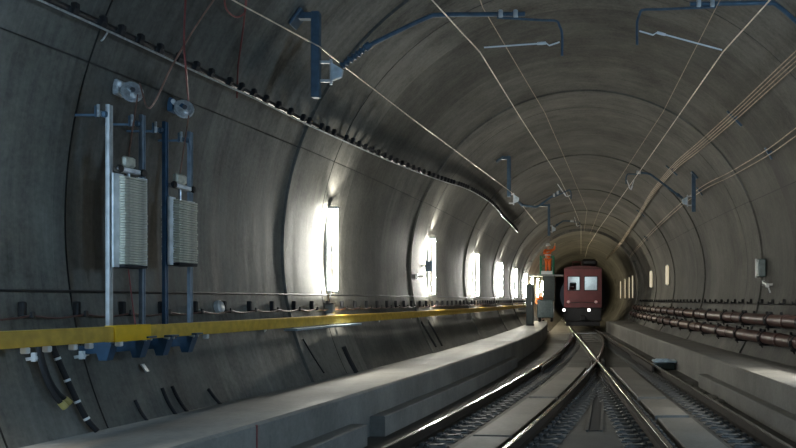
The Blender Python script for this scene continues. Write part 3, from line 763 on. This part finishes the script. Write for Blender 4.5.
cantilever(Y, 1, 316, 12, 98, at(334, 72, Y), at(368, 46, Y), at(432, 15, Y), at(525, 14, Y), at(556, 21, Y), at(562, 56, Y), at(546, 43, Y), at(484, 47.5, Y),
           'blue drop post hanging from the roof above the balance weight side', 'blue overhead arm reaching from the drop post to a hook at roof centre')
cantilever(Y, -1, 860, 60, 120, at(846, 92, Y), at(815, 40, Y), at(775, 3, Y), at(690, 4, Y), at(643, 10, Y), at(637, 45, Y), at(657, 32.5, Y), at(722, 50, Y),
           'blue drop post at roof on the pipe side, beyond the picture edge', 'blue overhead arm at the top edge above the straight track, hooked downward')
Y = 22.0
cantilever(Y, 1, 509, 156, 197, at(515, 199, Y), at(522, 205, Y), at(537, 207, Y), at(560, 191, Y), at(569, 190, Y), at(571, 199, Y), at(566, 196, Y), at(557.5, 184, Y),
           'dark drop post in the roof left of centre, second along the curving track', 'dark overhead arm with pale hinge, second along the curving track')
Y = 21.5
cantilever(Y, -1, 693.5, 172, 212, at(686, 201, Y), at(678, 195, Y), at(650, 174, Y), at(636, 172, Y), at(628, 174, Y), at(626, 184, Y), at(631, 190, Y), at(634, 180, Y),
           'drop post on the right roof with white hinge below the twin cables', 'overhead arm with white hinge running from the right drop post to roof centre')
Y = 32.6
cantilever(Y, 1, 549, 204, 236, at(553, 229, Y), at(557, 225, Y), at(563, 221, Y), at(574, 221, Y), at(579, 222, Y), at(580, 227, Y), at(577, 226, Y), at(574.5, 217, Y),
           'thin drop post hanging from the roof above the orange worker', 'far overhead arm above the orange worker')
# roof cables on the right
def roof_cable(pp, off, lb, r=.0095, grp='bundled cables on right roof', mt='dull_copper'):
    wire('roof_cable', smooth_path([onwall(a, b, off + .03, True) for a, b in pp]), r, mt, lb, 'cable', 6, grp)
for k in range(4):
    e = k * 5.0
    roof_cable([(1100, -205 + e * 2), (930, -62 + e * 1.5), (830, 22 + e * 1.2), (796, 51 + e), (735, 109 + e * .75), (700, 141 + e * .6), (672, 166 + e * .45), (650, 194 + e * .4), (634, 221 + e * .3), (618, 245 + e * .2), (606, 258 + e * .15)], .10, ['upper', 'second', 'third', 'lowest'][k] + ' cable of the four strand bundle on the right roof')
for k in range(2):
    e = k * 8.0
    roof_cable([(1100, -70 + e * 1.6), (930, 42 + e * 1.3), (830, 107 + e), (796, 128 + e), (768, 149 + e * .8), (730, 172 + e * .6), (700, 188 + e * .5), (670, 213 + e * .4), (645, 238 + e * .3), (630, 256 + e * .2)], .12, ['upper', 'lower'][k] + ' cable of the twin cables on the right wall below the roof bundle', .0095, 'twin cables on right wall')
for (px, py, lb) in ((735, 118, 'nearest cable hanger on the right roof bundle'), (672, 170, 'second cable hanger along the right roof bundle'), (641, 213, 'third cable hanger along the right roof bundle')):
    p = onwall(px, py, .05); nv = inward(p); m = MB(); tq = Vector((nv.z, 0, -nv.x))
    m.bar(p - tq * .22 + nv * .02, p + tq * .22 + nv * .02, .06, .04, up=nv); m.bar(p - nv * .08, p + nv * .02, .05); tag(m.build('cable_hanger', 'blue_steel'), lb, 'hanger')
for (px, py, lb) in ((769, 153, 'nearest cable hanger on the right twin cables'), (700, 191, 'second cable hanger along the right twin cables'), (646, 238, 'far cable hanger at the end of the right twin cables')):
    p = onwall(px, py, .06); nv = inward(p); m = MB(); tq = Vector((nv.z, 0, -nv.x))
    m.bar(p - tq * .14 + nv * .02, p + tq * .14 + nv * .02, .05, .03, up=nv); m.bar(p - nv * .09, p + nv * .02, .05); tag(m.build('cable_hanger', 'blue_steel'), lb, 'hanger')

# ------------------------------------------------------------------ right wall: pipes, cabinet
def pipe(z, off, r, lb):
    pts = [Vector((ws(y, z, 1, off), y, z)) for y in frange(6, 46.8, .7)]
    m = MB(); m.tube(pts, r, 18); o = tag(m.build('pipe', 'pipe_brown'), lb, 'pipe', 'brown pipes along right wall')
    y = 7.0
    while y < 46:
        x = ws(y, z, 1, off); m = MB()
        for dy in (-.09, .09): m.lathe((x, y + dy - .025, z), (0, 1, 0), [(0, r + .012), (.05, r + .012)], 18)
        xw = wx(y, z - r - .04, 1, -.03)
        m.bar((x - r * .8, y, z - r - .025), (xw, y, z - r - .025), .08, .05); m.box((x, y, z + r + .03), (.05, .22, .05), bev=.01); m.box((x - r - .02, y - .09, z - r * .2), (.03, .05, .12), bev=.006)
        m.bar((x - r * .7, y - .1, z - r - .02), (x - r * .4, y - .1, z - r - .09), .03); m.build('pipe_clamp', 'black_rubber', o); y += 1.9
    y = 7.9
    while y < 46:
        x = ws(y, z, 1, off); m = MB(); m.lathe((x, y - .06, z), (0, 1, 0), [(0, r + .006), (.02, r + .016), (.10, r + .016), (.12, r + .006)], 18); m.build('coupling', 'pipe_brown', o); y += 3.8
    y = 7.4
    while y < 30:
        x = ws(y, z, 1, off); m = MB(); m.box((x + r * .4, y, z + r + .02), (.05, .05, .07), bev=.008); m.build('pipe_stud', 'black_rubber', o); y += .95
pipe(EYE - .43, .24, .125, 'upper brown pipe along right wall')
pipe(EYE - .80, .24, .125, 'lower brown pipe along right wall')
p = onwall(761, 268, .10)
t = empty('wall_cabinet', p, 'small teal grey box with pale door edge on right wall above the pipes', 'box')
m = MB(); m.box(p, (.16, .30, .42), bev=.02); m.build('cabinet_body', 'box_teal', t)
m = MB(); m.box(p + Vector((-.085, .02, 0)), (.02, .20, .28), bev=.006); o = m.build('cabinet_door', 'blue_grey_board', t)
m = MB(); m.box(p + Vector((-.07, .19, -.0)), (.05, .06, .46), bev=.008); o = m.build('cable_duct', 'white_plastic', t); o['label'] = 'pale upright duct'
p = onwall(767, 284, .10)
t = empty('cable_bracket', p, 'pale angled bracket on right wall just below the small teal box', 'bracket')
m = MB(); m.bar(p + Vector((-.02, .30, .06)), p + Vector((-.02, -.10, -.01)), .05); m.bar(p + Vector((-.02, .28, .10)), p + Vector((-.02, .28, -.04)), .05); m.bar(p + Vector((-.02, -.10, -.01)), p + Vector((.12, -.10, -.01)), .05)
m.build('bracket_arm', 'galvanised', t)
m = MB(); m.box(p + Vector((-.03, -.14, -.03)), (.07, .09, .10), bev=.012); m.build('bracket_head', 'white_plastic', t)
m = MB(); m.bar(p + Vector((-.02, -.16, -.05)), p + Vector((.03, -.18, -.20)), .03); m.build('stay', 'galvanised', t)

# ------------------------------------------------------------------ red rail vehicle
TY = 47.6; TX = .18; W = 2.32
t = empty('rail_vehicle', (TX, TY, 0), 'red rail vehicle with lit cab windows facing along the merged track', 'rail vehicle')
HW = W / 2; zb, zw0, zw1, zt = 1.28, 2.32, 3.22, 3.78; Ln = 11.2
wins = [(-.96, -.17), (.07, .91)]
m = MB()
def fbox(x0, x1, z0, z1, y0, y1, mi=0, bev=.0): m.box((TX + (x0 + x1) / 2, (y0 + y1) / 2, (z0 + z1) / 2), (x1 - x0, y1 - y0, z1 - z0), None, mi, bev)
fbox(-HW, HW, zb, zw0, TY, TY + .08); fbox(-HW, HW, zw1, zt - .12, TY, TY + .08)
fbox(-HW, wins[0][0], zw0, zw1, TY, TY + .08); fbox(wins[0][1], wins[1][0], zw0, zw1, TY, TY + .08); fbox(wins[1][1], HW, zw0, zw1, TY, TY + .08)
for s_ in (-1, 1):
    a, b = (-HW, -HW + .06) if s_ < 0 else (HW - .06, HW)
    fbox(a, b, zb, zw0, TY + .08, TY + Ln); fbox(a, b, zw1, zt - .12, TY + .08, TY + Ln)
    for y0, y1 in ((TY + .08, TY + .5), (TY + 1.4, TY + 3), (TY + 4.2, TY + 6), (TY + 7.2, TY + Ln)): fbox(a, b, zw0, zw1, y0, y1)
fbox(-HW, HW, zb, zt - .12, TY + Ln, TY + Ln + .06); fbox(-HW + .05, HW - .05, zb, zb + .08, TY + .08, TY + Ln)
m.build('body', 'train_red', t)
m = MB()                                                   # curved roof
k = 14; vs = []
for y in (TY - .05, TY + Ln + .08):
    for i in range(k + 1):
        a = math.pi * i / k; vs.append((TX - (HW + .02) * math.cos(a), y, zt - .14 + .22 * math.sin(a)))
fs = [(i, i + 1, k + 2 + i, k + 1 + i) for i in range(k)] + [tuple(range(k + 1)), tuple(range(2 * k + 1, k, -1)), (0, k + 1, 2 * k + 1, k)]
m.add(vs, fs); m.build('roof', 'train_trim', t)
for (a, b) in wins:
    m = MB(); x0, x1 = TX + a, TX + b; w = .045
    m.box(((x0 + x1) / 2, TY - .012, zw0 + w / 2), (x1 - x0, .05, w)); m.box(((x0 + x1) / 2, TY - .012, zw1 - w / 2), (x1 - x0, .05, w))
    m.box((x0 + w / 2, TY - .012, (zw0 + zw1) / 2), (w, .05, zw1 - zw0)); m.box((x1 - w / 2, TY - .012, (zw0 + zw1) / 2), (w, .05, zw1 - zw0)); o = m.build('window_frame', 'train_dark', t)
    m = MB(); m.box(((x0 + x1) / 2, TY + .02, (zw0 + zw1) / 2), (x1 - x0 - .05, .012, zw1 - zw0 - .05)); m.build('pane', 'glass', o)
m = MB(); m.box((TX, TY + 1.9, 2.75), (2.2, .04, 1.7)); m.build('cab_partition', 'white_plastic', t)
m = MB(); m.box((TX + .1, TY + 1.0, 3.52), (1.7, .7, .05)); m.build('cab_light', 'cab_light', t)
m = MB(); m.box((TX - .62, TY + .6, 2.35), (.45, .45, .12), bev=.04); m.box((TX - .62, TY + .85, 2.6), (.42, .12, .5), bev=.05); m.build('driver_seat', 'train_dark', t)
m = MB(); m.box((TX, TY + .30, 2.27), (2.1, .36, .1), bev=.02); m.box((TX - .7, TY + .28, 2.45), (.3, .12, .3), bev=.03); m.build('desk', 'red_cable', t)
for xx, zz in ((564, 310), (589, 310)):
    p = at(xx, zz, TY - .1); m = MB(); m.lathe((p.x, TY - .09, p.z), (0, -1, 0), [(0, .12), (.09, .12), (.11, .10)], 16); o = m.build('headlamp', 'train_dark', t)
    m = MB(); m.lathe((p.x, TY - .19, p.z), (0, -1, 0), [(0, .085), (.02, .08), (.04, .05)], 14); m.build('lens', 'headlight', o)
for xx in (568.5, 596):
    p = at(xx, 302, TY - .1); m = MB(); m.lathe((p.x, TY + .01, p.z), (0, -1, 0), [(0, .10), (.06, .10), (.08, .06)], 14); m.build('marker_lamp', 'tail_red', t)
m = MB(); m.box((TX, TY + .07, .86), (2.28, .34, .80), bev=.03); m.box((TX, TY + 5.6, .98), (2.2, 10.7, .56), bev=.03); m.build('underframe', 'train_dark', t)
m = MB(); m.box((TX, TY - .02, .30), (2.1, .10, .30), bev=.03); m.build('rail_guard', 'train_dark', t)
m = MB(); m.box((TX, TY - .35, .66), (.22, .5, .2), bev=.04); m.box((TX, TY - .62, .66), (.34, .14, .3), bev=.04); m.build('coupler', 'train_dark', t)
for s_ in (-1, 1):
    m = MB(); m.lathe((TX + s_ * .85, TY - .15, .72), (0, -1, 0), [(0, .09), (.25, .09), (.26, .2), (.30, .2)], 14); m.build('buffer', 'train_dark', t)
for yy_ in (TY + 1.6, TY + 3.6, TY + 8.4, TY + 10.4):
    m = MB(); xa, xb = r1(yy_), r2(yy_); m.cyl((xa, yy_, .40), (xb, yy_, .40), .07)
    for xx, s_ in ((xa, 1), (xb, -1)): m.lathe((xx - .055, yy_, .405), (1, 0, 0), [(0, .40), (.11, .40)] , 26); m.lathe((xx + s_ * .046, yy_, .405), (s_, 0, 0), [(0, .40), (.012, .43), (.03, .43)], 26)
    m.build('wheelset', 'wheel_steel', t)
m = MB(); a0_ = at(581, 267, TY + .8); m.box((TX + .40, TY + 1.2, zt + .30), (1.0, 1.1, .46), bev=.14); m.build('roof_equipment', 'train_dark', t)
m = MB()
for sx in (-.62, -.15): m.tube([(TX + sx, TY + .6, zt - .02), (TX + sx, TY + .6, zt + .34)], .025, 6)
m.tube([(TX - .65, TY + .6, zt + .34), (TX - .1, TY + .6, zt + .34)], .025, 6); m.tube([(TX - .62, TY + .6, zt + .34), (TX - .62, TY + 2.2, zt + .0)], .02, 6); m.build('roof_frame', 'train_trim', t)
m = MB(); m.tube([(TX - HW + .1, TY - .05, 1.55), (TX - .1, TY - .05, 1.62), (TX + HW - .1, TY - .05, 1.55)], .022, 6); m.build('hand_rail', 'train_dark', t)
for s_ in (-1, 1):
    m = MB(); m.box((TX + s_ * (HW + .06), TY + .35, 1.2), (.10, .4, .06)); m.box((TX + s_ * (HW + .06), TY + .35, .85), (.10, .4, .06)); m.build('step', 'train_dark', t)
# warm cab ceiling lamp light
# ------------------------------------------------------------------ far left: cabinet, work platform, workers
yc_ = 38.6; xk = at(530, 300, yc_).x
t = empty('cabinet', (xk, yc_, BENCH), 'tall narrow dark green cabinet standing at far end of left walkway', 'cabinet')
m = MB(); m.box((xk, yc_, BENCH + 1.06), (.36, .55, 2.0), bev=.02); m.build('cabinet_body', 'green_dark', t)
m = MB(); m.box((xk, yc_ - .285, BENCH + 1.08), (.30, .02, 1.8), bev=.005); o = m.build('cabinet_door', 'green_dark', t)
m = MB(); m.box((xk + .1, yc_ - .305, BENCH + 1.1), (.03, .03, .12)); m.build('handle', 'bright_zinc', o)
m = MB(); m.box((xk, yc_, BENCH + .03), (.40, .6, .06)); m.build('plinth', 'black_rubber', t)

YP = 45.6; xp = at(546, 0, YP).x; zd = at(0, 275, YP).z
t = empty('work_platform', (xp, YP, BENCH), 'raised work platform with green side rails left of the red vehicle', 'work platform')
m = MB(); m.box((xp - .02, YP, BENCH + .76), (.95, 1.3, 1.05), bev=.05); m.build('chassis', 'box_teal', t)
for sx in (-.36, .34):
    for sy in (-.45, .45):
        m = MB(); m.lathe((xp + sx - .06, YP + sy, BENCH + .16), (1, 0, 0), [(0, .15), (.03, .16), (.10, .16), (.12, .15)], 18); m.build('wheel', 'black_rubber', t)
m = MB(); m.box((xp + .18, YP + .1, (BENCH + 1.2 + zd) / 2), (.7, .6, zd - BENCH - 1.2), bev=.03); m.build('mast', 'green_dark', t)
m = MB(); m.box((xp + .02, YP, zd - .03), (2.05, 1.3, .08), bev=.01); m.build('deck', 'grey_paint', t)
m = MB(); gx0, gx1 = at(541, 0, YP).x, at(553.5, 0, YP).x
for gx in (gx0, gx1):
    for gy in (-.6, .6): m.tube([(gx, YP + gy, zd), (gx, YP + gy, zd + 1.1)], .045, 8)
    for gz in (.55, 1.1): m.tube([(gx, YP - .6, zd + gz), (gx, YP + .6, zd + gz)], .03, 8)
for gz in (.55, 1.1): m.tube([(gx0, YP + .6, zd + gz), (gx1, YP + .6, zd + gz)], .03, 8)
m.build('side_rail', 'green_paint', t)
m = MB(); m.box(((gx0 + gx1) / 2, YP - .6, zd + .12), (gx1 - gx0, .03, .2)); m.build('toe_board', 'white_plastic', t)

def skin_mesh(name, parent, base, V, E, Rr, mat, root=0, sub=1):
    me = bpy.data.meshes.new(name); me.from_pydata([Vector(v) for v in V], E, []); me.materials.append(M[mat])
    o = bpy.data.objects.new(name, me); COL.objects.link(o); o.location = base
    if parent is not None: o.parent = parent; o.location = (0, 0, 0)
    md = o.modifiers.new('Skin', 'SKIN'); md.use_smooth_shade = True
    for i, sv in enumerate(me.skin_vertices[0].data):
        r = Rr[i]; sv.radius = r if isinstance(r, tuple) else (r, r); sv.use_root = (i == root)
    sb = o.modifiers.new('Sub', 'SUBSURF'); sb.levels = sub; sb.render_levels = sub
    ABS[o.name] = Vector(base); return o
def person(loc, rz, armL, armR, label, lean=0.0):
    """armL/armR : (elbow, wrist) relative to the feet, x to the figure's left, -y forward"""
    V = [(0, 0, .95), (0, -lean * .4, 1.15), (0, -lean * .8, 1.38), (0, -lean, 1.50), (0, -lean - .02, 1.60), (0, -lean - .02, 1.74)]
    Rr = [(.15, .12), (.14, .11), (.17, .12), (.06, .06), (.085, .10), (.075, .09)]
    E = [(0, 1), (1, 2), (2, 3), (3, 4), (4, 5)]
    def add(v, r, p): V.append(v); Rr.append(r); E.append((p, len(V) - 1)); return len(V) - 1
    for s_, arm in ((1, armL), (-1, armR)):
        a = add((s_ * .19, -lean * .85, 1.42), .065, 2); e = add(arm[0], .048, a); w = add(arm[1], .034, e)
        d = (Vector(arm[1]) - Vector(arm[0])).normalized(); pm = Vector(arm[1]) + d * .07
        h = add(tuple(pm), (.042, .025), w)
        for q in range(4):
            off = Vector((s_ * .0, .0, 0)) + Vector((.022 * (q - 1.5), 0, 0)); f1 = add(tuple(pm + d * .05 + off), .011, h); add(tuple(pm + d * (.075 + .012 * (1.5 - abs(q - 1.3))) + off * 1.2 + Vector((0, -.02, -.01))), .009, f1)
        f1 = add(tuple(pm + d * .0 + Vector((-s_ * .045, -.02, 0))), .012, h); add(tuple(pm + d * .035 + Vector((-s_ * .06, -.035, 0))), .010, f1)
        hp = add((s_ * .10, 0, .88), .10, 0); kn = add((s_ * .11, -.02, .50), .065, hp); an = add((s_ * .12, .02, .10), .045, kn); add((s_ * .13, -.14, .04), (.045, .035), an)
    o = skin_mesh('person', None, loc, V, E, Rr, 'skin', 0, 2); o.rotation_euler.z = rz; tag(o, label, 'person')
    jv = [(0, 0, .90), (0, -lean * .4, 1.15), (0, -lean * .8, 1.38), (0, -lean, 1.49)]; jr = [(.18, .15), (.17, .14), (.20, .15), (.085, .085)]; je = [(0, 1), (1, 2), (2, 3)]
    for s_, arm in ((1, armL), (-1, armR)):
        jv.append((s_ * .20, -lean * .85, 1.42)); jr.append(.088); je.append((2, len(jv) - 1))
        jv.append(arm[0]); jr.append(.068); je.append((len(jv) - 2, len(jv) - 1))
        jv.append(tuple(Vector(arm[0]).lerp(Vector(arm[1]), .92))); jr.append(.052); je.append((len(jv) - 2, len(jv) - 1))
    c = skin_mesh('jacket', o, loc, jv, je, jr, 'orange_cloth', 0, 2)
    tv = [(0, 0, .95)]; tr = [(.165, .135)]; te = []
    for s_ in (-1, 1):
        n0 = len(tv); tv += [(s_ * .10, 0, .86), (s_ * .11, -.02, .50), (s_ * .12, .02, .13)]; tr += [.115, .085, .072]; te += [(0, n0), (n0, n0 + 1), (n0 + 1, n0 + 2)]
    skin_mesh('trousers', o, loc, tv, te, tr, 'orange_cloth' if lean < .05 else 'navy_cloth', 0, 2)
    ABSo = ABS[o.name]; ABS[o.name] = Vector((0, 0, 0))
    hz = Vector((0, -lean - .02, 1.76))
    m = MB(); m.ball(hz + Vector((0, .0, -.0)), .135, 14, sq=(1, 1.15, .75)); m.lathe(hz + Vector((0, -.03, -.045)), (0, 0, 1), [(0, .165), (.015, .165)], 18); m.build('helmet', 'white_plastic', o)
    m = MB(); m.ball(hz + Vector((0, -.115, -.12)), .02, 6, sq=(.8, 1.2, 1.3)); m.build('nose', 'skin', o)
    m = MB()
    for s_ in (-1, 1): m.ball(hz + Vector((s_ * .035, -.10, -.085)), .013, 6)
    m.build('eyes', 'black_gloss', o)
    m = MB(); m.lathe((0, -lean * .5, 1.13), (0, 0, 1), [(0, .196), (.05, .196)], 16); m.v = [Vector((v.x, (v.y + lean * .5) * .82 - lean * .5, v.z)) for v in m.v]; m.build('reflective_band', 'silver_tape', o)
    m = MB()
    for s_ in (-1, 1): m.box((s_ * .13, -.05, .05), (.11, .30, .10), bev=.03)
    m.build('boots', 'boot', o)
    ABS[o.name] = ABSo; return o
wp = at(548, 0, YP); 
person((wp.x, YP - .1, zd + .012), .5, ((.34, -.16, 1.50), (.30, -.30, 1.72)), ((-.33, -.14, 1.22), (-.22, -.36, 1.30)), 'worker in orange jacket and white helmet on raised platform, arm lifted')
w2 = at(541, 0, 46.75)
person((w2.x, 46.75, BENCH), .3, ((.30, .02, 1.16), (.26, -.20, 1.02)), ((-.30, .02, 1.16), (-.24, -.18, 1.0)), 'worker in orange jacket standing behind the raised platform chassis, only head and shoulders showing', .06)

# ------------------------------------------------------------------ camera, world, view
cam = bpy.data.cameras.new('camera'); co = bpy.data.objects.new('camera', cam); COL.objects.link(co)
co.location = (0, 0, EYE); co.rotation_euler = (math.pi / 2, 0, 0)
cam.sensor_fit = 'HORIZONTAL'; cam.sensor_width = 36; cam.lens = 36 * F / 796
cam.shift_x = -(580 - 398) / 796; cam.shift_y = (300 - 224) / 796; cam.clip_end = 400; cam.clip_start = .05
sc.camera = co
w = bpy.data.worlds.new('world'); sc.world = w; w.use_nodes = True
w.node_tree.nodes['Background'].inputs['Color'].default_value = (.02, .022, .025, 1); w.node_tree.nodes['Background'].inputs['Strength'].default_value = 1.0
sc.view_settings.view_transform = 'Standard'; sc.view_settings.look = 'None'; sc.view_settings.gamma = 1; sc.view_settings.use_curve_mapping = False
sc.view_settings.exposure = 0.0
sc.cycles.use_denoising = True
sc.cycles.max_bounces = 8; sc.cycles.diffuse_bounces = 5; sc.cycles.caustics_reflective = False; sc.cycles.caustics_refractive = False
sc.cycles.sample_clamp_indirect = 6
